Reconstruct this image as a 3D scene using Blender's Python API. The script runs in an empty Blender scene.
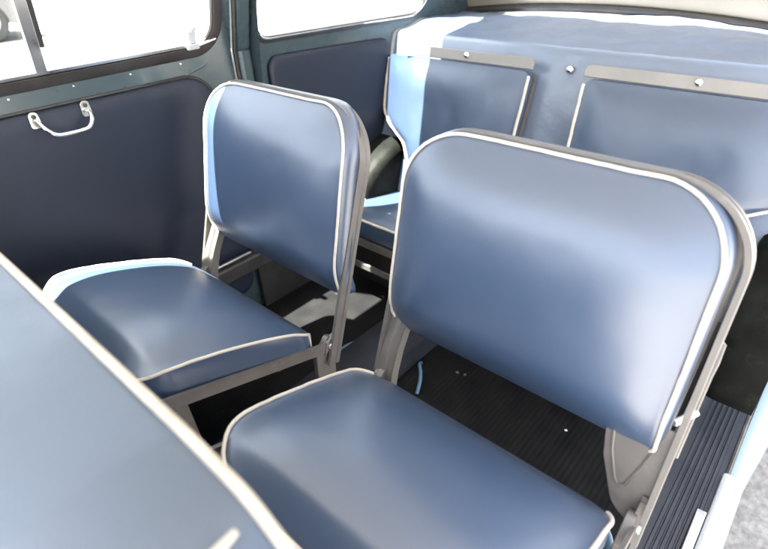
import bpy, math, random
from mathutils import Vector, Matrix, noise
from mathutils.geometry import tessellate_polygon
random.seed(7)
S = bpy.context.scene
COL = S.collection
PI = math.pi
V = Vector

# ------------------------------------------------------------------ materials
def new_mat(name):
    m = bpy.data.materials.new(name); m.use_nodes = True
    nt = m.node_tree
    return m, nt, nt.nodes['Principled BSDF']

def mat(name, color, rough=.5, metal=0., var=.12, vscale=9., bump=0., bscale=400., rvar=.08, coat=0., coat_r=.12, spec=.5, wear=0., bdist=.001, macro=0.):
    """Principled surface with noise in colour, roughness and a fine bump."""
    m, nt, b = new_mat(name)
    N, L = nt.nodes, nt.links
    tc = N.new('ShaderNodeTexCoord')
    n1 = N.new('ShaderNodeTexNoise'); n1.inputs['Scale'].default_value = vscale; n1.inputs['Detail'].default_value = 5
    L.new(tc.outputs['Object'], n1.inputs['Vector'])
    r = N.new('ShaderNodeValToRGB')
    lo = [c*(1-var) for c in color]; hi = [min(1, c*(1+var)) for c in color]
    r.color_ramp.elements[0].position = .3; r.color_ramp.elements[1].position = .7
    r.color_ramp.elements[0].color = (*lo, 1); r.color_ramp.elements[1].color = (*hi, 1)
    L.new(n1.outputs['Fac'], r.inputs['Fac'])
    colout = r.outputs['Color']
    if wear:
        n3 = N.new('ShaderNodeTexNoise'); n3.inputs['Scale'].default_value = 38; n3.inputs['Detail'].default_value = 8
        n3.inputs['Roughness'].default_value = .75
        L.new(tc.outputs['Object'], n3.inputs['Vector'])
        r3 = N.new('ShaderNodeValToRGB'); r3.color_ramp.elements[0].position = .58; r3.color_ramp.elements[1].position = .8
        r3.color_ramp.elements[0].color = (0, 0, 0, 1); r3.color_ramp.elements[1].color = (wear, wear, wear, 1)
        L.new(n3.outputs['Fac'], r3.inputs['Fac'])
        mx = N.new('ShaderNodeMixRGB'); mx.inputs['Color2'].default_value = (.42, .40, .38, 1)
        L.new(r3.outputs['Color'], mx.inputs['Fac']); L.new(colout, mx.inputs['Color1']); colout = mx.outputs['Color']
    L.new(colout, b.inputs['Base Color'])
    n2 = N.new('ShaderNodeTexNoise'); n2.inputs['Scale'].default_value = 23; n2.inputs['Detail'].default_value = 6
    L.new(tc.outputs['Object'], n2.inputs['Vector'])
    mr = N.new('ShaderNodeMapRange'); mr.inputs['From Min'].default_value = .3; mr.inputs['From Max'].default_value = .7
    mr.inputs['To Min'].default_value = max(.02, rough-rvar); mr.inputs['To Max'].default_value = min(1, rough+rvar)
    L.new(n2.outputs['Fac'], mr.inputs['Value']); L.new(mr.outputs['Result'], b.inputs['Roughness'])
    b.inputs['Metallic'].default_value = metal
    b.inputs['Specular IOR Level'].default_value = spec
    b.inputs['Coat Weight'].default_value = coat
    b.inputs['Coat Roughness'].default_value = coat_r
    if bump:
        nb = N.new('ShaderNodeTexNoise'); nb.inputs['Scale'].default_value = bscale; nb.inputs['Detail'].default_value = 3
        L.new(tc.outputs['Object'], nb.inputs['Vector'])
        bp = N.new('ShaderNodeBump'); bp.inputs['Strength'].default_value = bump; bp.inputs['Distance'].default_value = bdist
        L.new(nb.outputs['Fac'], bp.inputs['Height']); L.new(bp.outputs['Normal'], b.inputs['Normal'])
        if macro:                                   # slack and soft creases of the stretched cover
            n5 = N.new('ShaderNodeTexNoise'); n5.inputs['Scale'].default_value = 11; n5.inputs["Detail"].default_value = 1.5
            n5.inputs["Distortion"].default_value = .3
            L.new(tc.outputs['Object'], n5.inputs['Vector'])
            b5 = N.new('ShaderNodeBump'); b5.inputs['Strength'].default_value = 1.0; b5.inputs['Distance'].default_value = macro
            L.new(n5.outputs['Fac'], b5.inputs['Height']); L.new(b5.outputs['Normal'], bp.inputs['Normal'])
    return m

VINYL = mat('navy_vinyl', (.036, .060, .109), .36, var=.06, vscale=4, bump=.10, bscale=330, rvar=.025, spec=1.0, wear=.018, macro=.0002, coat=.42, coat_r=.33)
VINYL_REAR = mat('rear_vinyl', (.038, .061, .108), .37, var=.06, vscale=4, bump=.12, bscale=330, rvar=.025, spec=.8, wear=.018, macro=.0005, coat=.2, coat_r=.33)
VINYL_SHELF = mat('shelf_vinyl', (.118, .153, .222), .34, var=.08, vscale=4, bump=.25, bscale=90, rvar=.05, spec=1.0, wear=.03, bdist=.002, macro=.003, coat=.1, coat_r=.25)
VINYL_TRIM = mat('dark_trim_vinyl', (.0115, .0155, .0275), .47, var=.12, vscale=5, bump=.3, bscale=300, rvar=.06, spec=.3)
VINYL_FRONT = mat('front_seat_vinyl', (.036, .055, .085), .40, var=.10, vscale=4, bump=.25, bscale=260, rvar=.05, spec=.8, wear=.04, macro=.0012, coat=.15, coat_r=.3)
PIPE = mat('cream_piping', (.50, .455, .39), .45, var=.10, vscale=30, bump=.3, bscale=200)
PIPE_FRONT = mat('front_cream_piping', (.34, .30, .245), .5, var=.14, vscale=40, bump=.4, bscale=220)  # cream darkened to offset the strong skylight on the front seat
FRAME = mat('taupe_enamel', (.100, .092, .085), .40, var=.16, vscale=16, bump=.15, bscale=120, coat=.12, wear=.22)
FRAME_TOP = mat('pale_taupe_enamel', (.20, .19, .18), .40, var=.08, vscale=14, coat=.1)
TEAL = mat('teal_body_paint', (.036, .055, .062), .28, var=.03, vscale=3, rvar=.015, coat=.1, spec=.4)
SKY_BLUE = mat('pale_blue_body_paint', (.20, .275, .335), .30, var=.05, vscale=4, coat=.4)
WHITE_PAINT_SUN = mat('white_paint_sunlit_sill', (.36, .37, .39), .32, var=.04, vscale=8, coat=.2)  # plain white on the latch; on the sill plate it stands in for sunlight
RUBBER = mat('black_rubber', (.018, .016, .015), .55, var=.3, vscale=30, bump=.3, bscale=150)
RUBBER_BROWN = mat('brown_black_rubber', (.020, .0165, .0145), .48, var=.3, vscale=22, bump=.3, bscale=150)
CHROME = mat('chrome', (.80, .79, .77), .16, 1.0, var=.05, vscale=20)
CHROME_DULL = mat('worn_chrome', (.50, .49, .475), .22, 1.0, var=.15, vscale=60)
ALU = mat('dull_aluminium', (.62, .61, .59), .34, 1.0, var=.08, vscale=25)
ARCH = mat('dark_arch_paint', (.0055, .006, .005), .55, var=.5, vscale=16, bump=.5, bscale=45, rvar=.12, wear=.04, spec=.06)
FABRIC = mat('beige_lining', (.23, .20, .155), .9, var=.05, vscale=8, bump=.5, bscale=300)
LINING = mat('cream_headlining', (.74, .71, .64), .85, var=.04, vscale=6, bump=.4, bscale=250)
HOSE = mat('blue_hose', (.06, .125, .19), .45, var=.15, vscale=20)
SILVER = mat('silver_car_paint', (.11, .11, .112), .3, .2, var=.05, vscale=2, coat=.4)
TYRE = mat('tyre_rubber', (.05, .05, .05), .8)
LEAF = mat('dry_leaf', (.10, .065, .04), .8)

def floor_material():
    m, nt, b = new_mat('ribbed_rubber')
    N, L = nt.nodes, nt.links
    tc = N.new('ShaderNodeTexCoord')
    w = N.new('ShaderNodeTexWave'); w.bands_direction = 'X'; w.inputs['Scale'].default_value = 26; w.wave_profile = 'SIN'
    L.new(tc.outputs['Object'], w.inputs['Vector'])
    n = N.new('ShaderNodeTexNoise'); n.inputs['Scale'].default_value = 14; n.inputs['Detail'].default_value = 8
    L.new(tc.outputs['Object'], n.inputs['Vector'])
    r = N.new('ShaderNodeValToRGB')
    r.color_ramp.elements[0].position = .35; r.color_ramp.elements[0].color = (.004, .004, .0045, 1)
    r.color_ramp.elements[1].position = .8; r.color_ramp.elements[1].color = (.011, .0105, .010, 1)
    L.new(n.outputs['Fac'], r.inputs['Fac']); L.new(r.outputs['Color'], b.inputs['Base Color'])
    b.inputs['Roughness'].default_value = .7; b.inputs['Specular IOR Level'].default_value = .10
    bp = N.new('ShaderNodeBump'); bp.inputs['Strength'].default_value = .3; bp.inputs['Distance'].default_value = .002
    L.new(w.outputs['Fac'], bp.inputs['Height']); L.new(bp.outputs['Normal'], b.inputs['Normal'])
    return m
FLOOR = floor_material()
MAT_SILL = mat('grey_black_rubber_mat', (.022, .025, .034), .48, var=.2, vscale=12, bump=.2, bscale=120, rvar=.12)

TUNNEL = mat('dark_carpet', (.016, .0165, .022), .6, var=.25, vscale=20, bump=.4, bscale=250, spec=.2)

def ground_material():
    m, nt, b = new_mat('pale_gravel_concrete')
    N, L = nt.nodes, nt.links
    tc = N.new('ShaderNodeTexCoord')
    vo = N.new('ShaderNodeTexVoronoi'); vo.inputs['Scale'].default_value = 70
    n = N.new('ShaderNodeTexNoise'); n.inputs['Scale'].default_value = 45; n.inputs['Detail'].default_value = 8
    n0 = N.new('ShaderNodeTexNoise'); n0.inputs['Scale'].default_value = .8; n0.inputs['Detail'].default_value = 4
    for q in (vo, n, n0): L.new(tc.outputs['Object'], q.inputs['Vector'])
    r = N.new('ShaderNodeValToRGB')
    r.color_ramp.elements[0].position = .3; r.color_ramp.elements[0].color = (.155, .145, .134, 1)
    r.color_ramp.elements[1].position = .62; r.color_ramp.elements[1].color = (.27, .256, .24, 1)
    L.new(n.outputs['Fac'], r.inputs['Fac'])
    r2 = N.new('ShaderNodeValToRGB')
    r2.color_ramp.elements[0].position = .35; r2.color_ramp.elements[0].color = (.84, .84, .84, 1)
    r2.color_ramp.elements[1].position = .65; r2.color_ramp.elements[1].color = (1, 1, 1, 1)
    L.new(n0.outputs['Fac'], r2.inputs['Fac'])
    mx = N.new('ShaderNodeMixRGB'); mx.blend_type = 'MULTIPLY'; mx.inputs['Fac'].default_value = 1
    L.new(r.outputs['Color'], mx.inputs['Color1']); L.new(r2.outputs['Color'], mx.inputs['Color2'])
    L.new(mx.outputs['Color'], b.inputs['Base Color'])
    b.inputs['Roughness'].default_value = .9
    bp = N.new('ShaderNodeBump'); bp.inputs['Strength'].default_value = .6; bp.inputs['Distance'].default_value = .006
    L.new(vo.outputs['Distance'], bp.inputs['Height']); L.new(bp.outputs['Normal'], b.inputs['Normal'])
    return m
GROUND = ground_material()

def glass_material():
    m = bpy.data.materials.new('window_glass'); m.use_nodes = True
    nt = m.node_tree; N, L = nt.nodes, nt.links
    N.remove(N['Principled BSDF'])
    t = N.new('ShaderNodeBsdfTransparent'); t.inputs['Color'].default_value = (.93, .95, .94, 1)
    g = N.new('ShaderNodeBsdfGlossy'); g.inputs['Roughness'].default_value = .02
    lw = N.new('ShaderNodeLayerWeight'); lw.inputs['Blend'].default_value = .5
    pw = N.new('ShaderNodeMath'); pw.operation = 'POWER'; pw.inputs[1].default_value = 4.0
    f = N.new('ShaderNodeMath'); f.operation = 'MULTIPLY_ADD'; f.inputs[1].default_value = .5; f.inputs[2].default_value = .03
    L.new(lw.outputs['Facing'], pw.inputs[0]); L.new(pw.outputs[0], f.inputs[0])
    mx = N.new('ShaderNodeMixShader')
    L.new(f.outputs[0], mx.inputs['Fac']); L.new(t.outputs['BSDF'], mx.inputs[1]); L.new(g.outputs['BSDF'], mx.inputs[2])
    L.new(mx.outputs['Shader'], N['Material Output'].inputs['Surface'])
    return m
GLASS = glass_material()

# ------------------------------------------------------------------ object helpers
WORLDLOC = {}
def root(name, label, cat, loc, group=None):
    o = bpy.data.objects.new(name, None); COL.objects.link(o)
    o.location = loc; o['label'] = label; o['category'] = cat
    if group: o['group'] = group
    o.empty_display_size = .05
    WORLDLOC[o.name] = V(loc)
    return o

TUMBLE = [False]
def tumble(v):
    """body sides lean inward above the belt line"""
    d = max(0., v.z-.33)
    return V((v.x+(.36*d if v.x < .48 else -.36*d), v.y-.06*d, v.z))

class MB:
    """collects vertices (world coordinates) and faces, builds ONE object"""
    def __init__(s): s.v, s.f = [], []
    def add(s, vs, fs):
        o = len(s.v); s.v += [V(x) for x in vs]; s.f += [tuple(i+o for i in f) for f in fs]
    def build(s, name, m, parent=None, sharp=40, bevel=0., sub=0, origin=None):
        if TUMBLE[0]:
            s.v = [tumble(v) for v in s.v]
        base = WORLDLOC[parent.name] if parent else V(origin or (0, 0, 0))
        me = bpy.data.meshes.new(name)
        me.from_pydata([tuple(x-base) for x in s.v], [], s.f)
        import bmesh
        bm = bmesh.new(); bm.from_mesh(me)
        bmesh.ops.recalc_face_normals(bm, faces=bm.faces[:])
        bm.to_mesh(me); bm.free()
        me.polygons.foreach_set('use_smooth', [True]*len(me.polygons))
        me.set_sharp_from_angle(angle=math.radians(sharp))
        me.materials.append(m)
        o = bpy.data.objects.new(name, me); COL.objects.link(o)
        if parent: o.parent = parent
        else: o.location = base
        WORLDLOC[o.name] = base
        if bevel:
            b = o.modifiers.new('bevel', 'BEVEL'); b.width = bevel; b.segments = 2; b.limit_method = 'ANGLE'; b.angle_limit = .6
            b.harden_normals = False
        return o

def box(mb, x0, x1, y0, y1, z0, z1):
    mb.add([(x0,y0,z0),(x1,y0,z0),(x1,y1,z0),(x0,y1,z0),(x0,y0,z1),(x1,y0,z1),(x1,y1,z1),(x0,y1,z1)],
           [(0,3,2,1),(4,5,6,7),(0,1,5,4),(1,2,6,5),(2,3,7,6),(3,0,4,7)])

def tube(mb, pts, r, n=10, closed=False):
    pts = [V(p) for p in pts]; N = len(pts); vs = []; fs = []
    up = None
    for i, p in enumerate(pts):
        if closed: t = pts[(i+1) % N]-pts[i-1]
        else: t = pts[min(i+1, N-1)]-pts[max(i-1, 0)]
        t.normalize()
        if up is None:
            up = t.orthogonal().normalized()
        up = (up - t*up.dot(t)).normalized()
        b = t.cross(up)
        rr = r[i] if isinstance(r, (list, tuple)) else r
        for k in range(n):
            a = 2*PI*k/n
            vs.append(p+(up*math.cos(a)+b*math.sin(a))*rr)
    for i in range(N if closed else N-1):
        j = (i+1) % N
        for k in range(n):
            fs.append((i*n+k, i*n+(k+1) % n, j*n+(k+1) % n, j*n+k))
    if not closed:
        fs.append(tuple(range(n))); fs.append(tuple((N-1)*n+k for k in range(n)))
    mb.add(vs, fs)

def sweep(mb, frames, prof, closed=False, capped=True):
    """frames: list of (point, axis_u, axis_v); prof: closed 2-D polygon"""
    n = len(prof); vs = []; fs = []
    for p, u, w in frames:
        for a, b in prof: vs.append(V(p)+V(u)*a+V(w)*b)
    F = len(frames)
    for i in range(F if closed else F-1):
        j = (i+1) % F
        for k in range(n): fs.append((i*n+k, i*n+(k+1) % n, j*n+(k+1) % n, j*n+k))
    if not closed and capped:
        fs.append(tuple(range(n))); fs.append(tuple((F-1)*n+k for k in range(n)))
    mb.add(vs, fs)

def prism(mb, poly, off):
    """extrude a planar polygon of 3-D points by a vector"""
    n = len(poly); off = V(off)
    vs = [V(p) for p in poly]+[V(p)+off for p in poly]
    mb.add(vs, [tuple(range(n)), tuple(range(2*n-1, n-1, -1))]+[(k, (k+1) % n, n+(k+1) % n, n+k) for k in range(n)])

def rounded(poly, radii, n=8, step=None):
    """2-D closed polygon with rounded corners; long edges are sampled every `step`"""
    N = len(poly); out = []
    if not isinstance(radii, (list, tuple)): radii = [radii]*N
    for i in range(N):
        p = V(poly[i]).to_2d(); a = V(poly[i-1]).to_2d(); b = V(poly[(i+1) % N]).to_2d()
        da = (a-p); db = (b-p); la, lb = da.length, db.length; da /= la; db /= lb
        r = radii[i]
        if r < 1e-6: out.append(p); continue
        ang = da.angle(db); t = min(r/math.tan(ang/2), la*.49, lb*.49)
        p0, p1 = p+da*t, p+db*t
        for k in range(n+1):
            s = k/n
            # conic blend close to a circular arc
            w = math.cos((PI-ang)/2); w = max(w, .3)
            q = (p0*(1-s)**2 + p*(2*w*s*(1-s)) + p1*s**2)/((1-s)**2+2*w*s*(1-s)+s*s)
            out.append(q)
    if step:
        o2 = []
        for i, p in enumerate(out):
            q = out[(i+1) % len(out)]; d = (q-p).length; m = max(1, int(d/step))
            for k in range(m): o2.append(p.lerp(q, k/m))
        out = o2
    return out

def normals2(loop, closed=True):
    N = len(loop); res = []
    area = sum(loop[i].x*loop[(i+1) % N].y-loop[(i+1) % N].x*loop[i].y for i in range(N))
    sg = 1 if area > 0 else -1
    for i in range(N):
        a = loop[i-1] if (closed or i > 0) else loop[i]
        b = loop[(i+1) % N] if (closed or i < N-1) else loop[i]
        t = (b-a).normalized(); res.append(V((t.y, -t.x))*sg)
    return res

def cushion(loop, frame, dome, thick, warp=None, bulge=.006, amp=.0009, seed=0., edge_drop=.0, rings=22, p=4., pu=None):
    """padded cushion over a 2-D outline. frame=(O,eu,ev,ew); front face at w=0 (outline) domed towards +w,
       band from w=0 to w=-thick. Returns (MB body, MB piping points)"""
    O, eu, ev, ew = [V(q) for q in frame]
    us = [q.x for q in loop]; vs_ = [q.y for q in loop]
    cu, cv = (min(us)+max(us))/2, (min(vs_)+max(vs_))/2
    hu, hv = (max(us)-min(us))/2, (max(vs_)-min(vs_))/2
    C = V((cu, cv)); n2 = normals2(loop); N = len(loop)
    def surf(q, s):
        a = abs(q.x-cu)/hu; b = abs(q.y-cv)/hv
        d = dome*(1-a**(pu or p))*(1-b**p)*(1-s**8)
        d += amp*noise.noise(V((q.x*9+seed, q.y*9, seed*1.7)))*2*(1-s**6)
        d += amp*.5*noise.noise(V((q.x*24+seed, q.y*24, seed*.7)))*(1-s**4)
        return d
    per = [noise.noise(V((q.x*26+seed, q.y*26, seed*3.3))) for q in loop]
    per2 = [noise.noise(V((q.x*70, q.y*70, seed))) for q in loop]
    def W(q, w):
        P = O+eu*q.x+ev*q.y+ew*w
        if warp: P = P+warp(q)
        return P
    mb = MB(); verts = [W(C, surf(C, 0))]; faces = []
    sl = [((k+1)/rings)**.75 for k in range(rings)]
    for s in sl:
        e1 = math.exp(-((1-s)/.10)**2)*(1-s**12)
        for q, k1, k2 in zip(loop, per, per2):
            qq = C+(q-C)*s; verts.append(W(qq, surf(qq, s)+e1*(.0018*k1+.0009*k2)))
    band = [(0., .0), (.10, .45), (.3, .85), (.55, 1.), (.85, .9), (1., .2)]
    for t, bl in band[1:]:
        for q, n in zip(loop, n2):
            verts.append(W(q+n*(bulge*bl), -thick*t))
    nr = rings+len(band)-1
    for q, n in zip(loop, n2): verts.append(W(q-n*.012, -thick))
    verts.append(W(C, -thick))
    for k in range(N): faces.append((0, 1+k, 1+(k+1) % N))
    for r in range(nr):
        for k in range(N):
            a, b = 1+r*N, 1+(r+1)*N
            faces.append((a+k, b+k, b+(k+1) % N, a+(k+1) % N))
    last = 1+nr*N
    for k in range(N): faces.append((len(verts)-1, last+(k+1) % N, last+k))
    mb.add(verts, faces)
    pip = [W(q+n*(.0022+.0009*k1+.0005*k2), .0012+.0009*k2) for q, n, k1, k2 in zip(loop, n2, per, per2)]
    return mb, pip, W

def open_run(loop, pip, keep):
    """the points of a closed piping line for which keep(q) holds, as one open run"""
    N = len(loop); ok = [keep(q) for q in loop]
    st = next(i for i in range(N) if ok[i] and not ok[i-1])
    out = []; i = st
    while ok[i % N] and len(out) < N: out.append(pip[i % N]); i += 1
    return out

# ------------------------------------------------------------------ folding middle seats
W0 = .42
ZF = -.40                       # floor level
def folding_seat():
    r = root('folding_seat', 'far folding navy seat close to the left door, with backrest before the B-pillar', 'car seat', (.21, -.15, ZF),
             'folding middle seats')
    # --- backrest
    e_h = V((0, .0743, .3161)); HL = e_h.length; e_h.normalize()
    n_b = V((0, -e_h.z, e_h.y))
    fr = (V((0, 0, 0)), V((1, 0, 0)), e_h, n_b)
    out = rounded([(0, -.017), (W0+.006, -.017), (W0+.004, HL), (-.004, HL)], [.035, .016, .085, .085], 12, .012)
    def bwarp(q):        # the left edge rolls away a little to catch the sun
        d = max(0, (.06-q.x)/.06)
        t = max(0, (q.y/HL-.70)/.30); t = min(t, 1.05)
        tb = max(0, (.20-q.y/HL)/.20)
        return -n_b*(.008*d*d+.026*t*t+.018*tb*tb)
    mb, pip, Wf = cushion(out, fr, .020, .042, warp=bwarp, seed=3.1, bulge=.009, p=2.6, pu=6.)
    back = mb.build('backrest', VINYL, r, sharp=60)
    run = open_run(out, pip, lambda q: not (q.y < .000 and .012 < q.x < W0-.022))
    run = [run[0]-n_b*.016-e_h*.003, run[0]-n_b*.008-e_h*.002]+run+[run[-1]-n_b*.008-e_h*.002, run[-1]-n_b*.018-e_h*.003]
    pb = MB(); tube(pb, run, .0027, 8); pb.build('piping', PIPE, back)
    # --- back frame: inverted U channel + rear pan
    U = rounded([(-.014, -.11), (-.012, HL+.006), (W0+.012, HL+.006), (W0+.014, -.16)], [0, .096, .096, 0], 14)
    nn = []
    for i in range(len(U)):
        a = U[max(i-1, 0)]; b = U[min(i+1, len(U)-1)]; t = (b-a).normalized(); nn.append(V((-t.y, t.x)))
    prof = [(-.004,-.034),(.003,-.034),(.003,-.042),(.0005,-.044),(.0005,-.051),(.003,-.053),(.003,-.061),(-.004,-.061)]
    frames = []
    for q, n in zip(U, nn):
        P = fr[0]+fr[1]*q.x+fr[2]*q.y
        dn = max(0, min(1, (.02-q.y)/.1))
        P = P+n_b*(.034*dn)              # bars run forward to the hinge below the cushion
        frames.append((P, fr[1]*n.x+fr[2]*n.y, n_b))
    fb = MB(); sweep(fb, frames, prof)
    f = fb.build('back_frame', FRAME, r, sharp=35)
    pan = rounded([(0, .0), (W0, .0), (W0+.006, HL+.006), (-.006, HL+.006)], [.03, .03, .09, .09], 10)
    pm = MB(); prism(pm, [fr[0]+fr[1]*q.x+fr[2]*q.y-n_b*.046 for q in pan], -n_b*.004)
    pm.build('back_pan', FRAME, r, bevel=.001)
    # left upright below the pan: broad pressed channel
    for nm, xs in (('upright', (-.010, .022)),):
        ub = MB()
        prof2 = [(xs[0], -.030), (xs[0]+.014, -.030), (xs[0]+.018, -.036), (xs[1]-.004, -.036), (xs[1], -.032), (xs[1], -.052), (xs[0], -.052)]
        fs = [(fr[0]+fr[2]*h+n_b*(.03*max(0, min(1, (.02-h)/.1))), fr[1], n_b) for h in (.04, .0, -.03, -.06, -.10, -.16)]
        sweep(ub, fs, prof2); ub.build('upright', FRAME, r, bevel=.001)
    # --- seat cushion
    def prof_z(y):       # height of the piping line along the side
        t = (-.05-y)/.31
        return -.066+.103*(1-(1-min(max(t, 0), 1.))**1.45) - .10*max(0, t-.90)
    cl = rounded([(.004, -.368), (W0-.004, -.372), (W0+.002, -.048), (-.002, -.048)], [.085, .060, .035, .05], 12, .012)
    def cwarp(q): return V((0, 0, prof_z(q.y)-.016*max(0, (q.y+.11)/.062)**2))
    mb, pip, Wc = cushion(cl, (V((0,0,0)), V((1,0,0)), V((0,1,0)), V((0,0,1))), .030, .060, warp=cwarp, seed=8.3, bulge=.003, p=3.)
    cu = mb.build('seat_cushion', VINYL, r, sharp=60)
    run = open_run(cl, pip, lambda q: not (q.y > -.060 and .018 < q.x < W0-.012))
    dn = V((0, 0, -1))
    run = [run[0]+dn*.030, run[0]+dn*.014]+run+[run[-1]+dn*.014, run[-1]+dn*.032]
    pc = MB(); tube(pc, run, .0027, 8); pc.build('piping', PIPE, cu)
    # --- seat rails, hinge plates, legs
    def rz(y): return prof_z(y)-.064
    for sgn, x in ((1, W0+.006), (-1, -.006)):
        rb = MB(); frs = []
        for k in range(16):
            y = -.355+.325*k/15
            z = -.012 + (-.118+.012)*(k/15)**1.0
            frs.append((V((x, y, z)), V((1, 0, 0)), V((0, .32, .947))))
        sweep(rb, frs, [(-.003,-.011),(.003,-.011),(.003,.011),(-.003,.011)])
        # upturned hook of the hinge
        frs = [(V((x, -.035, -.117)), V((1,0,0)), V((0,.3,.95))), (V((x, -.022, -.112)), V((1,0,0)), V((0,.3,.95))),
               (V((x, -.012, -.098)), V((1,0,0)), V((0,.8,.6))), (V((x, -.002, -.092)), V((1,0,0)), V((0,.2,.98)))]
        sweep(rb, frs, [(-.0045,-.013),(.0045,-.013),(.0045,.013),(-.0045,.013)])
        rb.build('seat_rail', FRAME, r, bevel=.001)
        hb = MB()
        hp = rounded([(-.055, -.128), (-.062, -.30), (-.05, ZF+.004), (-.005, ZF+.004), (-.014, -.25), (-.006, -.105), (-.022, -.095)], [.006,.01,0,0,.01,.008,.008], 4)
        prism(hb, [V((x-sgn*.001, q.x, q.y)) for q in hp], V((-sgn*.012, 0, 0)))
        leg = hb.build('rear_leg', FRAME, r, bevel=.0015)
        bb = MB(); tube(bb, [(x+sgn*.001, -.022, -.116), (x+sgn*.008, -.022, -.116)], .007, 12); bb.build('pivot_bolt', ALU, leg, bevel=.001)
        lb = MB()
        lp = rounded([(-.350, -.028), (-.312, -.042), (-.305, -.20), (-.318, ZF+.004), (-.352, ZF+.004), (-.345, -.2)], [.004,.004,.01,0,0,.01], 4)
        prism(lb, [V((x-sgn*.0035, q.x, q.y)) for q in lp], V((-sgn*.014, 0, 0)))
        fl = lb.build('front_leg', FRAME, r, bevel=.0015)
        ob = MB()
        ov = [V((x-sgn*.003, -.330+.0085*math.cos(a), -.088+.022*math.sin(a))) for a in [2*PI*k/20 for k in range(20)]]
        tube(ob, ov, .0016, 6, True); ob.build('pressed_oval', FRAME, fl)
    # cross bar and base board under the cushion
    cb = MB(); tube(cb, [(-.004, -.335, -.05), (W0+.004, -.335, -.05)], .007, 10); cb.build('cross_bar', FRAME, r)
    return r, fr, e_h, n_b, HL

def copy_tree(o, parent=None):
    c = o.copy(); COL.objects.link(c)
    if parent: c.parent = parent
    for ch in list(o.children): copy_tree(ch, c)
    return c
seatA, fr, e_h, n_b, HL = folding_seat()
DX = .5753
seatB = copy_tree(seatA)
seatB.location.x += DX; seatB.location.y += .0
seatB['label'] = 'near folding navy seat with the widest backrest, beside the open sill'
seatB.scale.x = 1.05
WORLDLOC[seatB.name] = V((.21+DX, -.15, ZF))
for ch in seatB.children:
    if ch.name.startswith('seat_cushion'): ch.scale.x = .955; ch.location.x = -.006
    if ch.name.startswith('backrest'): ch.location.x = -.010; ch.scale.x = .985
XO = .785                                  # centre of the near seat; its own parts are built in local x and scaled with it
STAY = [(1.012, .150, .095), (1.021, .148, .09), (1.022, .140, .065), (1.021, .127, .05), (1.021, .112, -.01), (1.021, .090, -.078)]
def near_parts():
    r = seatB
    def P(x, y, z): return V((XO+(x-XO)/1.05, y, z))
    g0 = .995
    ge = V((XO+(1.006-XO)/1.05, 0, 0))
    gp = rounded([(-.072, .03), (-.058, -.050), (-.030, -.118), (.010, -.140), (.010, .03)], [0, .03, .04, .0, 0], 6)
    def G(x, h, d): return V((ge.x+x, 0, 0))+fr[2]*h-n_b*d
    g = MB(); prism(g, [G(q.x, q.y, .022) for q in gp], -n_b*.003)
    gus = g.build('gusset', FRAME, r, bevel=.0012)
    gv = MB()
    tube(gv, [G(x, y, .0215) for x, y in ((-.056, .0), (-.050, -.035), (-.036, -.075), (-.030, -.082), (-.022, -.078), (-.012, -.04), (-.004, .0))], .0022, 6)
    gv.build('pressed_rib', FRAME, gus)
    st = MB(); tube(st, [P(*q) for q in STAY], .0036, 8)
    sb = st.build('folding_stay', FRAME, r)
    kb = MB(); tube(kb, [P(1.006, .062, .006), P(1.024, .100, .006)], .0045, 12); kb.build('stay_pin', ALU, sb, bevel=.001)
near_parts()

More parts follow.
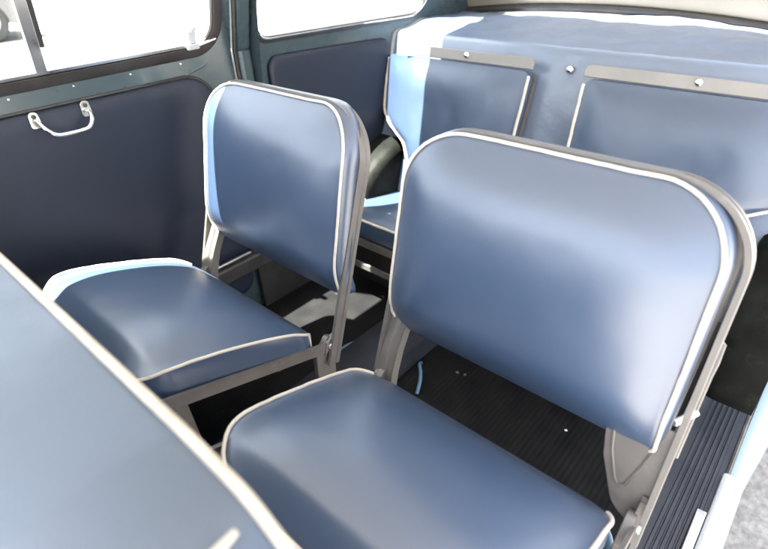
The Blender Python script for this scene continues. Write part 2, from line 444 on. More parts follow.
# ------------------------------------------------------------------ rear bench seat
def rear_seat():
    r = root('rear_seat', 'rear bench seat with two blue folding backrest panels under a padded shelf', 'car seat', (.45, .7, -.25))
    TILT = .30
    e_v = V((0, TILT, 1)); e_n = V((0, -1, TILT)).normalized()
    P0 = V((0, .82-.25*TILT, 0))           # plane y = .745+.3 z ; h coordinate = z
    XC = .4525
    L = [(-.128, .232), (-.118, .070), (-.082, .036), (.002, -.008), (.046, -.085), (.052, -.21), (.366, -.21), (.377, .232)]
    rad = [.02, .045, .05, .05, .05, .02, .02, .018]
    for side in (0, 1):
        pl = L if side == 0 else [(2*XC-x, z) for x, z in L][::-1]
        rr = rad if side == 0 else rad[::-1]
        loop = rounded(pl, rr, 8, .012)
        fr = (P0+e_n*.022, V((1, 0, 0)), e_v, e_n)
        def wp(q, side=side):
            x = q.x if side == 0 else 2*XC-q.x
            d = max(0, (.05-q.y*.22-x)/.14)
            return -e_n*(.030*d**1.3) if side == 0 else -e_n*(.02*d**1.3)
        mb, pip, Wp = cushion(loop, fr, .016, .030, seed=5+side*4, bulge=.002, amp=.002, p=6, warp=wp)
        b = mb.build('backrest_panel', VINYL_REAR, r, sharp=60)
        k0 = [i for i, q in enumerate(loop) if q.y < .2225]
        st_ = next(i for i in k0 if (i-1) % len(loop) not in k0)
        seq = [pip[(st_+k) % len(loop)] for k in range(len(k0))]
        pb = MB(); tube(pb, seq, .0042, 8); pb.build('piping', PIPE, b)
        # steel pan behind with its pale top flange
        x0, x1 = (-.035, .384) if side == 0 else (2*XC-.384, 2*XC+.035)
        sp = rounded([(x0, .2365), (x1, .2365), (x1, .264), (x0, .264)], [.002, .002, .022, .022], 6)
        sb = MB(); prism(sb, [P0+e_n*.026+V((1,0,0))*q.x+e_v*q.y for q in sp], -e_n*.012)
        s = sb.build('metal_strip', FRAME_TOP, b, bevel=.002)
        xb = .18 if side == 0 else .775
        bb = MB()
        c = P0+e_n*.0265+V((xb, 0, 0))+e_v*.252
        tube(bb, [c, c+e_n*.002, c+e_n*.0045, c+e_n*.006], [.0085, .0085, .007, .003], 16); bb.build('button', CHROME, b)
        pn = rounded([(q[0]*.985+.004 if side == 0 else q[0]*.985+.006, q[1]) for q in pl], rr, 6)
        px = MB(); prism(px, [P0-e_n*.009+V((1,0,0))*(q.x+(.007 if side == 0 else -.007))+e_v*q.y for q in pn], -e_n*.014)
        px.build('back_pan', FRAME, b)
    # covered wall between/behind the panels and the padded shelf: one vinyl sheet
    mb = MB(); NX, NP = 110, 60
    path = []
    for k in range(NP+1):
        t = k/NP
        if t < .42:
            z = -.24+(.270+.24)*(t/.42); y = .745+TILT*z+.032; u = 0
        elif t < .52:
            a = (t-.42)/.10*PI/2; R = .022
            y = .745+TILT*.270+.032+R*(1-math.cos(a))+.002; z = .270+R*math.sin(a); u = 0
        else:
            u = (t-.52)/.48; y = .882+(1.255-.882)*u; z = .292+.012*u
        path.append((y, z, u, t))
    vs = []
    for (y, z, u, t) in path:
        for i in range(NX+1):
            x = -.134+1.172*i/NX
            zz, yy = z, y
            if t >= .5:
                zz += -.022*((x-.40)/.55)**2*u + .012*math.sin(PI*u)+.012*u
                k = noise.noise(V((x*4, y*9, 1.3)))*.009+noise.noise(V((x*13, y*6, 4.)))*.0045
                rip = abs(noise.noise(V((x*7+y*5, y*16-x*4, 9.))))
                zz += (k+.008*rip)*min(1, u*4+.15)
                yy += .01*math.sin(PI*(x-.0)/.95)*u
            else:
                yy += noise.noise(V((x*7, z*7, 2.)))*.003
                # snap pulls the cover in
                d = math.hypot(x-.463, z-.250); yy += .006*math.exp(-(d/.02)**2)
            vs.append((x, yy, zz))
    fs = [(a*(NX+1)+i, a*(NX+1)+i+1, (a+1)*(NX+1)+i+1, (a+1)*(NX+1)+i) for a in range(NP) for i in range(NX)]
    mb.add(vs, fs)
    cov = mb.build('shelf_cover', VINYL_SHELF, r, sharp=80)
    bb = MB(); c = P0-e_n*.026+V((.463, 0, 0))+e_v*.250
    tube(bb, [c-e_n*.004, c+e_n*.002, c+e_n*.005, c+e_n*.007], [.010, .010, .008, .003], 16); bb.build('snap_button', CHROME, cov)
    # cushion
    cl = rounded([(-.03, .43), (.935, .43), (.935, .74), (-.03, .74)], [.06, .06, .02, .02], 10, .015)
    def wz(q): return V((0, 0, -.05*max(0, (q.y-.45)/.3)))
    mb, pip, Wc = cushion(cl, (V((0,0,-.135)), V((1,0,0)), V((0,1,0)), V((0,0,1))), .02, .055, warp=wz, seed=2.2, amp=.002, p=5)
    cu = mb.build('seat_cushion', VINYL, r, sharp=60)
    pb = MB(); tube(pb, pip, .004, 8, True); pb.build('piping', PIPE, cu)
    fb = MB(); box(fb, -.02, .925, .425, .437, -.222, -.197); box(fb, -.02, .925, .437, .72, -.222, -.215)
    fb.build('seat_frame', FRAME, r, bevel=.002)
    hb = MB(); box(hb, 0, .905, .415, .423, -.292, -.272); hb.build('heel_rail', FRAME, r, bevel=.002)
    kb = MB(); box(kb, -.02, .925, .50, .52, ZF+.002, -.224); kb.build('heel_board', RUBBER, r)
    return r
rear = rear_seat()

# ------------------------------------------------------------------ front bench
def front_seat():
    r = root('front_seat', 'front bench backrest seen from above at the lower left corner with thick cream piping', 'car seat', (.45, -.6, ZF))
    out = [(.89, -.30), (.905, .10), (.900, .165), (.875, .222), (.83, .250), (.75, .257), (.45, .258), (.0, .255), (-.05, .24), (-.085, .2), (-.1, .1), (-.1, -.30)]
    loop = rounded(out, [.02]+[.06]*10+[.02], 6, .015)
    lp = []
    # cross-section from rear edge to front edge: band is domed
    T = .16; yb = -.437
    n2 = normals2(loop); secs = [(-.012, .004), (-.003, .001), (0, 0), (.0005, -.004), (.003, -.02), (.006, -.05), (.007, -.08), (.006, -.11), (.003, -.14), (0, -.156), (-.004, -.16), (-.014, -.164)]
    mb = MB(); vs = []; N = len(loop)
    for o, d in secs:
        for q, n in zip(loop, n2):
            k = noise.noise(V((q.x*8, q.y*8, d*12)))*.0025
            vs.append((q.x+n.x*(o+k), yb+d, q.y+n.y*(o+k)))
    fs = [(a*N+i, a*N+(i+1) % N, (a+1)*N+(i+1) % N, (a+1)*N+i) for a in range(len(secs)-1) for i in range(N)]
    fs.append(tuple(range(N))); fs.append(tuple((len(secs)-1)*N+i for i in range(N)))
    mb.add(vs, fs)
    b = mb.build('backrest', VINYL_FRONT, r, sharp=60)
    pb = MB(); tube(pb, [(q.x+n.x*.001, yb+.001, q.y+n.y*.001) for q, n in zip(loop, n2)], .0048, 12, True); pb.build('piping', PIPE_FRONT, b)
    pf = MB(); tube(pf, [(q.x+n.x*.001, yb-.160, q.y+n.y*.001) for q, n in zip(loop, n2)], .0048, 10, True); pf.build('front_piping', PIPE_FRONT, b)
    # piped cross seam at the right end of the band
    def top(x, y):
        return .2475 if False else .2508
    cs = MB(); pts = []; rr = []
    for k in range(12):
        t = k/11; y = -.456-.141*t
        pts.append((.846+.025*t, y, .2525+.003*math.sin(PI*t))); rr.append(.0026+.0016*min(1, t*7))
    tube(cs, pts, rr, 10); cs.build('seam_piping', PIPE_FRONT, b)
    # seat cushion in front of it (below the picture)
    cl = rounded([(-.09, -1.05), (.89, -1.05), (.89, -.60), (-.09, -.60)], .05, 8, .02)
    mb, pip, Wc = cushion(cl, (V((0,0,-.06)), V((1,0,0)), V((0,1,0)), V((0,0,1))), .03, .09, seed=6.6)
    cu = mb.build('seat_cushion', VINYL_FRONT, r, sharp=60)
    pb = MB(); tube(pb, pip, .004, 8, True); pb.build('piping', PIPE_FRONT, cu)
    bb = MB(); box(bb, -.06, .86, -1.02, -.47, ZF+.002, -.155); bb.build('seat_base', FRAME, r, bevel=.004)
    return r
front = front_seat()

# ------------------------------------------------------------------ the car body
car = root('car_body', 'teal minibus body shell with left door, windows, black floor and pale blue sill', 'car body', (.48, .2, ZF))
XL, XR = -.14, 1.10

def plate_hole(mb, outer, inner, x, th):
    """wall plate in the y-z plane between an outer and an inner loop with equal point counts"""
    n = len(outer); vs = []
    for dx in (0, -th):
        for L_ in (outer, inner):
            for q in L_: vs.append((x+dx, q[0], q[1]))
    fs = []
    for k in range(n):
        j = (k+1) % n
        fs += [(k, j, n+j, n+k), (2*n+k, 3*n+k, 3*n+j, 2*n+j), (k, 2*n+k, 2*n+j, j), (n+k, n+j, 3*n+j, 3*n+k)]
    mb.add(vs, fs)

def resample(loop, n, start):
    """n points along closed loop, starting at the point nearest to start"""
    i0 = min(range(len(loop)), key=lambda i: (loop[i]-V(start)).length)
    L_ = loop[i0:]+loop[:i0]; L_.append(L_[0])
    d = [0]
    for a, b in zip(L_, L_[1:]): d.append(d[-1]+(b-a).length)
    out = []; j = 0
    for k in range(n):
        s = d[-1]*k/n
        while d[j+1] < s: j += 1
        t = (s-d[j])/max(1e-9, d[j+1]-d[j]); out.append(L_[j].lerp(L_[j+1], t))
    return out

def side_wall(sign, y0=.302):
    """left wall (sign 1) at XL; right wall rear part mirrored (sign -1)"""
    def X(x): return x if sign == 1 else 2*.48-x
    # ---------- quarter panel with fixed window
    hole = rounded([(y0+.010, .337), (max(1.01, y0+.12), .318), (max(1.06, y0+.18), .78), (y0+.010, .785)], [.05, .075, .08, .06] if sign == 1 else .03, 10, .02)
    outer = rounded([(y0, ZF), (1.32, ZF), (1.32, .80), (y0, .80)], .004, 2, .03)
    n = 220
    mb = MB(); plate_hole(mb, resample(outer, n, (y0, ZF)), resample(hole, n, (y0+.010, .337)), XL, .035)
    if sign == -1: mb.v = [V((X(v.x), v.y, v.z)) for v in mb.v]
    qp = mb.build('quarter_panel', TEAL, car, sharp=50, bevel=.004)
    h2 = resample(hole, 160, (.36, .34)); nn = normals2(h2)
    s = MB(); sweep(s, [(V((X(XL+.001), q.x, q.y)), V((0, m.x, m.y)), V((sign, 0, 0))) for q, m in zip(h2, nn)],
                    [(.006, -.004), (.004, .004), (-.004, .006), (-.012, .003), (-.014, -.012), (.0, -.014)], closed=True)
    s.build('window_seal', RUBBER_BROWN, qp)
    c = MB(); tube(c, [(X(XL+.006), q.x-m.x*.006, q.y-m.y*.006) for q, m in zip(h2, nn)], .0028, 8, True); c.build('chrome_trim', CHROME, qp)
    g = MB(); prism(g, [V((X(XL-.014), q.x-m.x*.001, q.y-m.y*.001)) for q, m in zip(h2, nn)], V((-sign*.004, 0, 0))); g.build('window_pane', GLASS, qp)
    # pressed bead under the window
    # trim panel
    tp = rounded([(.345, -.30), (.60, -.30), (.66, -.09), (.79, .0), (.838, .278), (.345, .302)], [.036, .03, .05, .045, .04, .036], 6, .02)
    t = MB(); wall_pad(t, tp, XL+.002, .012, 1)
    if sign == -1: t.v = [V((X(v.x), v.y, v.z)) for v in t.v]
    if sign == 1: t.build('trim_panel', VINYL_TRIM, qp, sharp=60)
    # wheel arch
    a = MB(); vs = []; R = .285; cy, cz = .79, -.30; NA, prof = 40, [(0, 1.0), (.07, 1.0), (.095, .985), (.108, .95), (.112, .90), (.112, 0)]
    for k in range(NA+1):
        an = PI*k/NA
        for dx, f in prof: vs.append((X(XL+.002+dx), cy-math.cos(an)*R*f, cz+math.sin(an)*R*f*1.0))
    m_ = len(prof)
    fs = [(k*m_+i, k*m_+i+1, (k+1)*m_+i+1, (k+1)*m_+i) for k in range(NA) for i in range(m_-1)]
    a.add(vs, fs)
    a.build('wheel_arch', ARCH, car, sharp=70)

def wall_pad(mb, loop, x, th, sign):
    """padded trim board on a wall: flat face with rolled edge"""
    n2 = normals2(loop); N = len(loop)
    rows = [(0., 0.), (0., th*.5), (-.004, th*.85), (-.012, th), (-.03, th*1.03), (-.033, th*1.03)]
    vs = []
    for o, d in rows:
        for q, n in zip(loop, n2): vs.append((x+d*sign, q.x+n.x*o, q.y+n.y*o))
    fs = [(a*N+i, a*N+(i+1) % N, (a+1)*N+(i+1) % N, (a+1)*N+i) for a in range(len(rows)-1) for i in range(N)]
    base = (len(rows)-1)*N
    fs += [tuple(base+i for i in t) for t in tessellate_polygon([[V(v) for v in vs[base:]]])]
    mb.add(vs, fs)

TUMBLE[0] = True
side_wall(1)
side_wall(-1, 1.0)

# ---------- B-pillar between door and quarter panel
pm = MB()
prism(pm, [(XL-.02, .258, ZF), (XL+.012, .258, ZF), (XL+.018, .264, ZF), (XL+.018, .292, ZF), (XL+.004, .300, ZF), (XL-.02, .300, ZF)], (0, .0, .33-ZF))
prism(pm, [(XL-.02, .258, .3302), (XL+.012, .258, .3302), (XL+.018, .264, .3302), (XL+.018, .292, .3302), (XL+.004, .300, .3302), (XL-.02, .300, .3302)], (0, .0, .45))
pil = pm.build('pillar', TEAL, car, bevel=.004)
rp = MB(); tube(rp, [(XL+.010, .2525, .06), (XL+.010, .2525, .33), (XL+.010, .2525, .78)], .0055, 8); rp.build('pillar_seal', RUBBER, pil)
jb = MB(); box(jb, XL+.0175, XL+.0195, .268, .290, .200, .2035); jb.build('pillar_joint', TEAL, pil)

kb = MB(); box(kb, XL+.0185, XL+.026, .19, .62, ZF+.001, -.065)
kp = kb.build('dark_lower_panel', RUBBER, car, bevel=.003)  # black panel added to darken the lower wall and pillar
rb = MB(); box(rb, -.094, -.086, .02, .16, -.180, -.174); rb.build('seat_rail_strip', ALU, car, bevel=.001)
rb = MB(); box(rb, -.112, -.074, .0, .40, -.230, -.186); rb.build('side_ledge', RUBBER, car, bevel=.004)
# ---------- left door with sliding window
dm = MB()
dhole = rounded([(-.95, .338), (.216, .338), (.230, .785), (-.95, .785)], [.05, .072, .07, .05], 12, .02)
dout = rounded([(-1.1, ZF), (.244, ZF), (.248, .80), (-1.1, .80)], .004, 2, .03)
n = 300
plate_hole(dm, resample(dout, n, (-1.1, ZF)), resample(dhole, n, (-.95, .338)), XL+.004, .032)
door = dm.build('door', TEAL, car, sharp=50, bevel=.006)
h2 = resample(dhole, 260, (-.9, .338)); nn = normals2(h2)
s = MB(); sweep(s, [(V((XL+.005, q.x, q.y)), V((0, m.x, m.y)), V((1, 0, 0))) for q, m in zip(h2, nn)],
                [(.006, -.004), (.005, .003), (-.002, .005), (-.016, .004), (-.019, -.004), (-.019, -.016), (.0, -.018)], closed=True)
s.build('window_seal', RUBBER_BROWN, door)
c = MB(); sweep(c, [(V((XL+.002, q.x-m.x*.0215, q.y-m.y*.0215)), V((0, m.x, m.y)), V((1, 0, 0))) for q, m in zip(h2, nn)],
                [(.003, -.014), (.003, .003), (-.004, .003), (-.004, -.014)], closed=True)
c.build('window_channel', ALU, door, bevel=.0008)
g = MB(); prism(g, [V((XL-.006, max(q.x, -.175)-m.x*.02, q.y-m.y*.02)) for q, m in zip(h2, nn)], V((-.004, 0, 0)))
g.build('rear_window_pane', GLASS, door)
g = MB(); prism(g, [V((XL-.013, min(q.x, -.158)-m.x*.02, q.y-m.y*.02)) for q, m in zip(h2, nn)], V((-.004, 0, 0)))
g.build('front_window_pane', GLASS, door)
b_ = MB(); prism(b_, [(XL-.0045, -.186, .357), (XL-.0045, -.166, .357), (XL-.0045, -.162, .755), (XL-.0045, -.182, .755)], (.010, 0, 0)); 
wd = b_.build('window_divider', ALU, door, bevel=.001)
b_ = MB(); prism(b_, [(XL-.004, -.1655, .405), (XL-.004, -.1565, .405), (XL-.004, -.1505, .755), (XL-.004, -.1600, .755)], (.006, 0, 0)); b_.build('divider_seal', RUBBER, door)
# latch of the sliding pane
lt = MB(); box(lt, XL-.001, XL+.016, .128, .156, .352, .364); box(lt, XL-.001, XL+.010, .133, .152, .364, .390)
tube(lt, [(XL+.002, .141, .396), (XL+.018, .141, .396), (XL+.022, .141, .396)], [.008, .008, .005], 14)
lt.build('window_latch', WHITE_PAINT_SUN, door, bevel=.0015)
lt = MB(); tube(lt, [(XL+.010, .150, .357), (XL+.010, .20, .366), (XL+.004, .206, .367)], .0035, 8); lt.build('latch_rod', ALU, door)
# screws along the seal
for k in range(7):
    y = -.60+.118*k
    sc = MB(); tube(sc, [(XL+.003, y, .326), (XL+.006, y, .326), (XL+.0075, y, .326)], [.0032, .0032, .0015], 10); sc.build('screw', CHROME, door)
# pressed bead in the corner under the window
rb = MB(); tube(rb, [(XL+.004, .095, .285), (XL+.004, .125, .302), (XL+.004, .165, .312), (XL+.004, .20, .330), (XL+.004, .222, .345), (XL+.004, .234, .335), (XL+.004, .238, .30)], .0042, 8)
rb.build('pressed_bead', TEAL, door)
tp = rounded([(-1.05, -.32), (.175, -.32), (.178, .294), (-1.05, .30)], [.03, .04, .075, .03], 12, .02)
t = MB(); wall_pad(t, tp, XL+.005, .014, 1); t.build('trim_panel', VINYL_TRIM, door, sharp=60)
sh = MB(); l2 = resample(tp, 200, (0, .296)); n2 = normals2(l2)
tube(sh, [(XL+.006, q.x+m.x*.003, q.y+m.y*.003) for q, m in zip(l2, n2)], .004, 6, True); sh.build('panel_edging', RUBBER, door)
# grab handle
gx = XL+.020; H = MB()
hp = [(gx+.004, -.222, .284), (gx+.022, -.2205, .279), (gx+.030, -.216, .269), (gx+.032, -.205, .258), (gx+.032, -.190, .2535), (gx+.032, -.155, .2525), (gx+.032, -.140, .256), (gx+.030, -.131, .267), (gx+.022, -.127, .277), (gx+.004, -.1255, .281)]
def cat(P, n=5):
    P = [V(p) for p in P]; out = []
    for i in range(len(P)-1):
        p0, p1, p2, p3 = P[max(i-1, 0)], P[i], P[i+1], P[min(i+2, len(P)-1)]
        for k in range(n):
            t = k/n
            out.append(.5*((2*p1)+(p2-p0)*t+(2*p0-5*p1+4*p2-p3)*t*t+(3*p1-p0-3*p2+p3)*t**3))
    out.append(P[-1]); return out
tube(H, cat(hp), [.0045 if 8 < i < 38 else .0038 for i in range(len(cat(hp)))], 10)
SCREWS = []
for y in (-.222, -.1255):
    sh_ = rounded([(y-.0105, .268), (y+.0105, .268), (y+.0085, .299), (y-.0085, .299)], [.006, .006, .0084, .0084], 6)
    prism(H, [V((gx-.0005, q.x, q.y)) for q in sh_], V((.0035, 0, 0)))
    sw = MB(); tube(sw, [(gx+.002, y, .2905), (gx+.0045, y, .2905), (gx+.0055, y, .2905)], [.0042, .0042, .002], 12); SCREWS.append(sw)
H.build('grab_handle', CHROME_DULL, door, bevel=.0008)
for sw in SCREWS: sw.build('handle_screw', RUBBER_BROWN, door)

TUMBLE[0] = False
# ---------- rear lining, seal, roof, floor, tunnel, sill
def arc(n=50):
    out = []
    for k in range(n+1):
        x = -.145+1.25*k/n
        out.append((x, 1.262+.012*math.sin(PI*(x+.1)/1.15), .318+.012-.034*((x-.40)/.55)**2-.012*(x-.4)))
    return out
A_ = arc()
s = MB(); tube(s, A_, .0135, 10); s.build('rear_seal', RUBBER, car)
rl = MB(); vs = []; rows = [(0, .0, -.01), (-.001, .0, .006), (-.014, .0, .03), (-.030, .0, .08), (-.054, .0, .16), (-.086, .0, .27)]
for dy, o, dz in rows:
    for (x, y, z) in A_: vs.append((x, y+dy+.010-.012*math.sin(min(1, dz/.08)*PI/2), z+dz+noise.noise(V((x*5, dz*9, 0)))*.004))
m_ = len(A_)
rl.add(vs, [(a*m_+i, a*m_+i+1, (a+1)*m_+i+1, (a+1)*m_+i) for a in range(len(rows)-1) for i in range(m_-1)])
rl.build('rear_lining', FABRIC, car, sharp=80)

rf = MB(); vs = []; NXr, NYr = 24, 20
for thick in (0, .02):
    for j in range(NYr+1):
        y = -.71+1.72*j/NYr
        for i in range(NXr+1):
            x = .026+1.124*i/NXr
            u = (x-.588)/.562
            vs.append((x, y, .775+.05*(1-u*u)+thick))
m_ = NXr+1; o2 = m_*(NYr+1)
fs = []
for j in range(NYr):
    for i in range(NXr):
        a = j*m_+i; fs += [(a, a+m_, a+m_+1, a+1), (o2+a, o2+a+1, o2+a+m_+1, o2+a+m_)]
for i in range(NXr): fs += [(i, i+1, o2+i+1, o2+i), (NYr*m_+i, o2+NYr*m_+i, o2+NYr*m_+i+1, NYr*m_+i+1)]
for j in range(NYr): fs += [(j*m_, o2+j*m_, o2+(j+1)*m_, (j+1)*m_), (j*m_+NXr, (j+1)*m_+NXr, o2+(j+1)*m_+NXr, o2+j*m_+NXr)]
rf.add(vs, fs); rf.build('roof', LINING, car, sharp=50)  # out of view; edges set to shape the sun patches and shade inside

fl = MB(); box(fl, XL-.03, 1.055, -1.25, 1.3, ZF-.02, ZF); fl.build('floor', FLOOR, car)
tn = MB(); prism(tn, [(.235, -.35, ZF+.001), (.25, -.35, ZF+.05), (.265, -.35, ZF+.06), (.375, -.35, ZF+.06), (.39, -.35, ZF+.05), (.405, -.35, ZF+.001)], (0, .84, 0))
tn.build('floor_tunnel', TUNNEL, car, bevel=.006)
# ribbed sill mat (profile along x, extruded along y)
pr = [(.985, -.012), (.985, .004), (1.000, .012)]
for k in range(6):
    x = 1.030+.0105*k
    pr += [(x-.0040, .012), (x-.0026, .0155), (x+.0026, .0155), (x+.0040, .012)]
pr += [(1.097, .012), (1.097, -.012)]
sm = MB(); sweep(sm, [(V((0, y, ZF)), V((1, 0, 0)), V((0, 0, 1))) for y in (-1.2, -.6, 0, .5, 1.0)], pr); sm.build('sill_mat', MAT_SILL, car, sharp=30)
se = MB(); sweep(se, [(V((1.1005, y, ZF+.008)), V((1, 0, 0)), V((0, 0, 1))) for y in (.405, .6, .8, 1.0, 1.28)], [(-.003, -.02), (.004, -.02), (.004, .008), (.001, .011), (-.003, .008)]); se.build('sill_seal', RUBBER_BROWN, car)
# outer sill: pale blue flank
sk = MB(); vs = []
rows = [(1.099, -.012), (1.106, .004), (1.114, .004), (1.124, -.004), (1.134, -.03), (1.142, -.08), (1.147, -.14), (1.149, -.20), (1.143, -.235), (1.11, -.25)]
NY = 40
for (x, dz) in rows:
    for j in range(NY+1):
        y = -1.25+2.5*j/NY
        xb = x+max(0, (y-.55))*.10*min(1, max(0, (x-1.1)/.04)); vs.append((xb, y, ZF+dz))
m_ = NY+1
sk.add(vs, [(a*m_+j, a*m_+j+1, (a+1)*m_+j+1, (a+1)*m_+j) for a in range(len(rows)-1) for j in range(NY)])
sk.build('outer_sill', SKY_BLUE, car, sharp=50)
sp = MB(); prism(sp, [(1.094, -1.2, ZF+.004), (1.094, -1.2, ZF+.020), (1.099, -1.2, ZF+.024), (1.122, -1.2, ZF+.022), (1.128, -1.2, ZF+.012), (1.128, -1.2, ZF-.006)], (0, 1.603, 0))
sp.build('sunlit_sill_plate', WHITE_PAINT_SUN, car, bevel=.002)  # added plate, its white replaces sun falling on the front sill
sp = MB(); prism(sp, [(1.076, -1.2, ZF+.010), (1.076, -1.2, ZF+.024), (1.0925, -1.2, ZF+.026), (1.0925, -1.2, ZF+.010)], (0, 1.485, 0))
sp.build('tread_strip', ALU, car, bevel=.002)

# ------------------------------------------------------------------ small loose things
def hose(name, label, pts, r=.0045):
    mb = MB(); tube(mb, cat(pts, 6), r, 10)
    o = mb.build(name, HOSE, None, origin=pts[0]); o['label'] = label; o['category'] = 'hose'
hose('blue_hose', 'blue hose arching on the floor behind the rear leg of the far seat', [(.215, .145, ZF+.005), (.222, .175, ZF+.020), (.236, .215, ZF+.028), (.252, .245, ZF+.026), (.268, .27, ZF+.012), (.275, .285, ZF+.004)])
hose('blue_hose', 'short curved blue hose on the floor right of the tunnel, just behind the near cushion', [(.412, .29, ZF+.004), (.424, .268, ZF+.02), (.445, .245, ZF+.022), (.462, .22, ZF+.018), (.472, .195, ZF+.004)])
hose('blue_hose', 'blue hose looping beside the right hinge of the near folding seat', [(.90, .06, -.30), (.925, .035, -.235), (.955, .02, -.205), (.985, .0, -.20), (1.0, -.03, -.22)], .006)
for k, (x, y, s_) in enumerate([(.505, .32, .006), (.525, .325, .005), (.80, .32, .0045)]):
    mb = MB(); ring = []
    for i in range(8):
        a = 2*PI*i/8; q = s_*(1+.4*noise.noise(V((i*2.1, k*3., 0)))); ring.append((x+q*math.cos(a), y+.6*q*math.sin(a), ZF+.002+.0015*(i % 3)))
    mb.add(ring+[(x, y, ZF+.005)], [(i, (i+1) % 8, 8) for i in range(8)]+[tuple(range(8))])
    o = mb.build('leaf_crumb', LEAF if k < 2 else PIPE, None, origin=(x, y, ZF))
    o['label'] = ['brown leaf crumb on the black floor nearer the tunnel', 'brown leaf crumb on the black floor right of another crumb', 'pale crumb on the black floor under the near backrest'][k]
    o['category'] = 'crumb'; o['group'] = 'crumbs on the floor'

# ------------------------------------------------------------------ outside
ZG = -.75
gm = MB(); gm.add([(-150, -150, ZG), (150, -150, ZG), (150, 150, ZG), (-150, 150, ZG)], [(0, 1, 2, 3)])
go = gm.build('ground', GROUND, None); go['kind'] = 'structure'

def parked_car():
    cx, y0 = -9.9, 2.95             # the right flank faces the bus, nose at +y
    r = root('parked_car', 'silver car parked outside beyond the sliding door window', 'car', (cx-.8, y0-2.0, ZG))
    # body side silhouette (distance from nose, height) extruded with tumblehome
    lower = [(0.0, .30), (.02, .55), (.10, .68), (.5, .76), (1.15, .82), (2.9, .86), (3.7, .84), (3.95, .74), (4.0, .5), (3.97, .30)]
    def arch(c):
        return [(c+.37*math.cos(a), .26+.40*math.sin(a)) for a in [PI*k/14 for k in range(15)]]
    prof = lower + [(3.6, .22)] + arch(3.05)[0:15] + [(2.3, .20), (1.4, .20)] + arch(.72) + [(.25, .22)]
    mb = MB(); vs = []
    n = len(prof)
    for dx, k in ((0, .97), (-.05, 1), (-1.6, 1), (-1.65, .97)):
        for d, h in prof:
            vs.append((cx+.02+dx, y0-(2+(d-2)*k), ZG+(.5+(h-.5)*k)))
    fs = [tuple(range(n)), tuple(range(4*n-1, 3*n-1, -1))]
    for a in range(3):
        fs += [(a*n+i, a*n+(i+1) % n, (a+1)*n+(i+1) % n, (a+1)*n+i) for i in range(n)]
    mb.add(vs, fs); mb.build('body', SILVER, r, sharp=30)
    cab = [(1.0, .80), (1.75, 1.33), (2.1, 1.40), (2.9, 1.38), (3.75, .83)]
    mb = MB(); vs = []; n = len(cab)
    for i, (d, h) in enumerate(cab):
        t = .18*(h-.8)/.6
        vs += [(cx-.05-t, y0-d, ZG+h), (cx-1.55+t, y0-d, ZG+h)]
    mb.add(vs, [(2*i, 2*i+1, 2*i+3, 2*i+2) for i in range(n-1)]+[tuple(2*i for i in range(n)), tuple(2*i+1 for i in range(n))])
    cb = mb.build('cabin', SILVER, r, sharp=30)
    mb = MB()
    for q in ([(1.25, .87), (1.85, 1.30), (2.25, 1.33), (2.25, .87)], [(2.33, .87), (2.33, 1.33), (2.85, 1.31), (3.4, .88)]):
        prism(mb, [(cx-.035-.18*(h-.8)/.6, y0-d, ZG+h) for d, h in q], (.006, 0, 0))
    mb.build('side_window', RUBBER, cb)
    for d in (.72, 3.05):
        for x in (cx-.10, cx-1.50):
            mb = MB(); c = V((x, y0-d, ZG+.32))
            ring = [(.16, .325), (.20, .325), (.225, .30), (.225, .22), (.2, .20)]
            vs = []; fs = []; N = 32
            for rr_, rad in ((-.09, .20), (-.09, .30), (-.06, .325), (.06, .325), (.09, .30), (.09, .20)):
                for k in range(N): vs.append(c+V((rr_, rad*math.cos(2*PI*k/N), rad*math.sin(2*PI*k/N))))
            for a in range(6):
                b = (a+1) % 6; fs += [(a*N+k, a*N+(k+1) % N, b*N+(k+1) % N, b*N+k) for k in range(N)]
            mb.add(vs, fs); w = mb.build('wheel', TYRE, r, sharp=40)
            mb = MB(); vs = []; fs = []
            prof_ = [(.06, .205), (.07, .19), (.05, .16), (.06, .08), (.085, .05), (.09, .0)]
            for o_, rad in prof_:
                for k in range(N): vs.append(c+V((o_ if x > cx-1 else -o_, rad*math.cos(2*PI*k/N), rad*math.sin(2*PI*k/N))))
            for a in range(len(prof_)-1): fs += [(a*N+k, a*N+(k+1) % N, (a+1)*N+(k+1) % N, (a+1)*N+k) for k in range(N)]
            mb.add(vs, fs); mb.build('hubcap', ALU, w, sharp=40)
    mb = MB(); box(mb, cx-1.5, cx-.1, y0-.02, y0+.06, ZG+.36, ZG+.46); mb.build('bumper', TYRE, r, bevel=.02)
    for x in (cx-.3, cx-1.3):
        mb = MB(); tube(mb, [(x, y0-.08, ZG+.60), (x, y0+.0, ZG+.60), (x, y0+.012, ZG+.60)], [.09, .085, .05], 20); mb.build('headlight', CHROME, r)
parked_car()

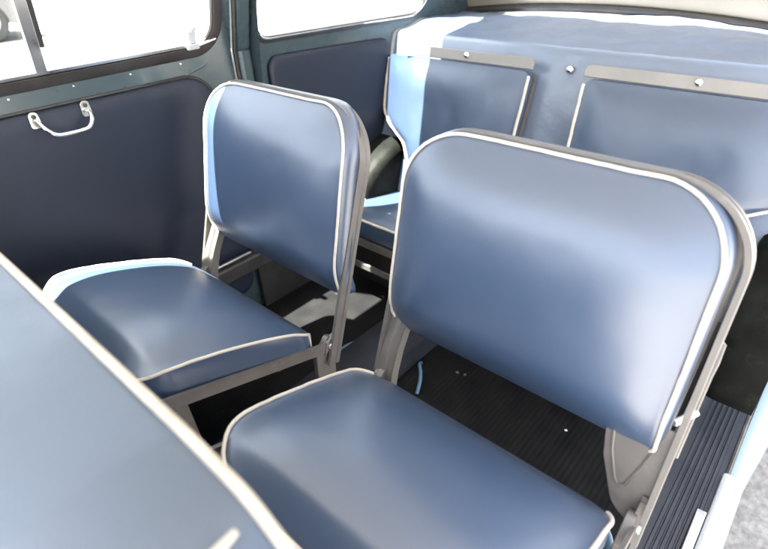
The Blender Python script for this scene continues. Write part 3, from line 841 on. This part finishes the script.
# ------------------------------------------------------------------ light
sdir = V((-.12, -.25, 1.0)).normalized()
elev = math.asin(sdir.z); az = math.atan2(sdir.x, sdir.y)      # azimuth clockwise from +y
sl = bpy.data.lights.new('sun', 'SUN'); sl.energy = 98.0; sl.angle = math.radians(.5); sl.color = (1, .955, .89)
so = bpy.data.objects.new('sun', sl); COL.objects.link(so); so.location = (0, 0, 6)
so.rotation_euler = sdir.to_track_quat('Z', 'Y').to_euler()
wd_ = bpy.data.worlds.new('World'); S.world = wd_; wd_.use_nodes = True
nt = wd_.node_tree; bg = nt.nodes['Background']
sk_ = nt.nodes.new('ShaderNodeTexSky'); sk_.sky_type = 'NISHITA'; sk_.sun_disc = False
sk_.sun_elevation = elev; sk_.sun_rotation = az; sk_.dust_density = 2.2; sk_.air_density = 1.0
bw = nt.nodes.new('ShaderNodeRGBToBW'); hz = nt.nodes.new('ShaderNodeMixRGB'); hz.inputs['Fac'].default_value = .74   # hazy white sky
nt.links.new(sk_.outputs['Color'], bw.inputs['Color']); nt.links.new(sk_.outputs['Color'], hz.inputs['Color1']); nt.links.new(bw.outputs['Val'], hz.inputs['Color2'])
nt.links.new(hz.outputs['Color'], bg.inputs['Color']); bg.inputs['Strength'].default_value = 1.45

# ------------------------------------------------------------------ camera
cd = bpy.data.cameras.new('camera'); co = bpy.data.objects.new('camera', cd); COL.objects.link(co); S.camera = co
px, py, pz, yaw, pit, rol, f = 1.0464, -.5271, .5605, .7446, -.5790, -.0463, 526.08
F = V((-math.sin(yaw)*math.cos(pit), math.cos(yaw)*math.cos(pit), math.sin(pit)))
R = V((math.cos(yaw), math.sin(yaw), 0)); U = R.cross(F)
R2 = R*math.cos(rol)+U*math.sin(rol); U2 = -R*math.sin(rol)+U*math.cos(rol)
co.matrix_world = Matrix(((R2.x, U2.x, -F.x, px), (R2.y, U2.y, -F.y, py), (R2.z, U2.z, -F.z, pz), (0, 0, 0, 1)))
cd.sensor_width = 36; cd.lens = f/768*36; cd.clip_start = .02; cd.clip_end = 1000
cd.dof.use_dof = True; cd.dof.focus_distance = 1.0; cd.dof.aperture_fstop = 3.6

S.view_settings.view_transform = 'Standard'; S.view_settings.look = 'None'; S.view_settings.exposure = 0
S.render.engine = 'CYCLES'
S.cycles.use_denoising = True
S.cycles.max_bounces = 10; S.cycles.diffuse_bounces = 6; S.cycles.transparent_max_bounces = 12
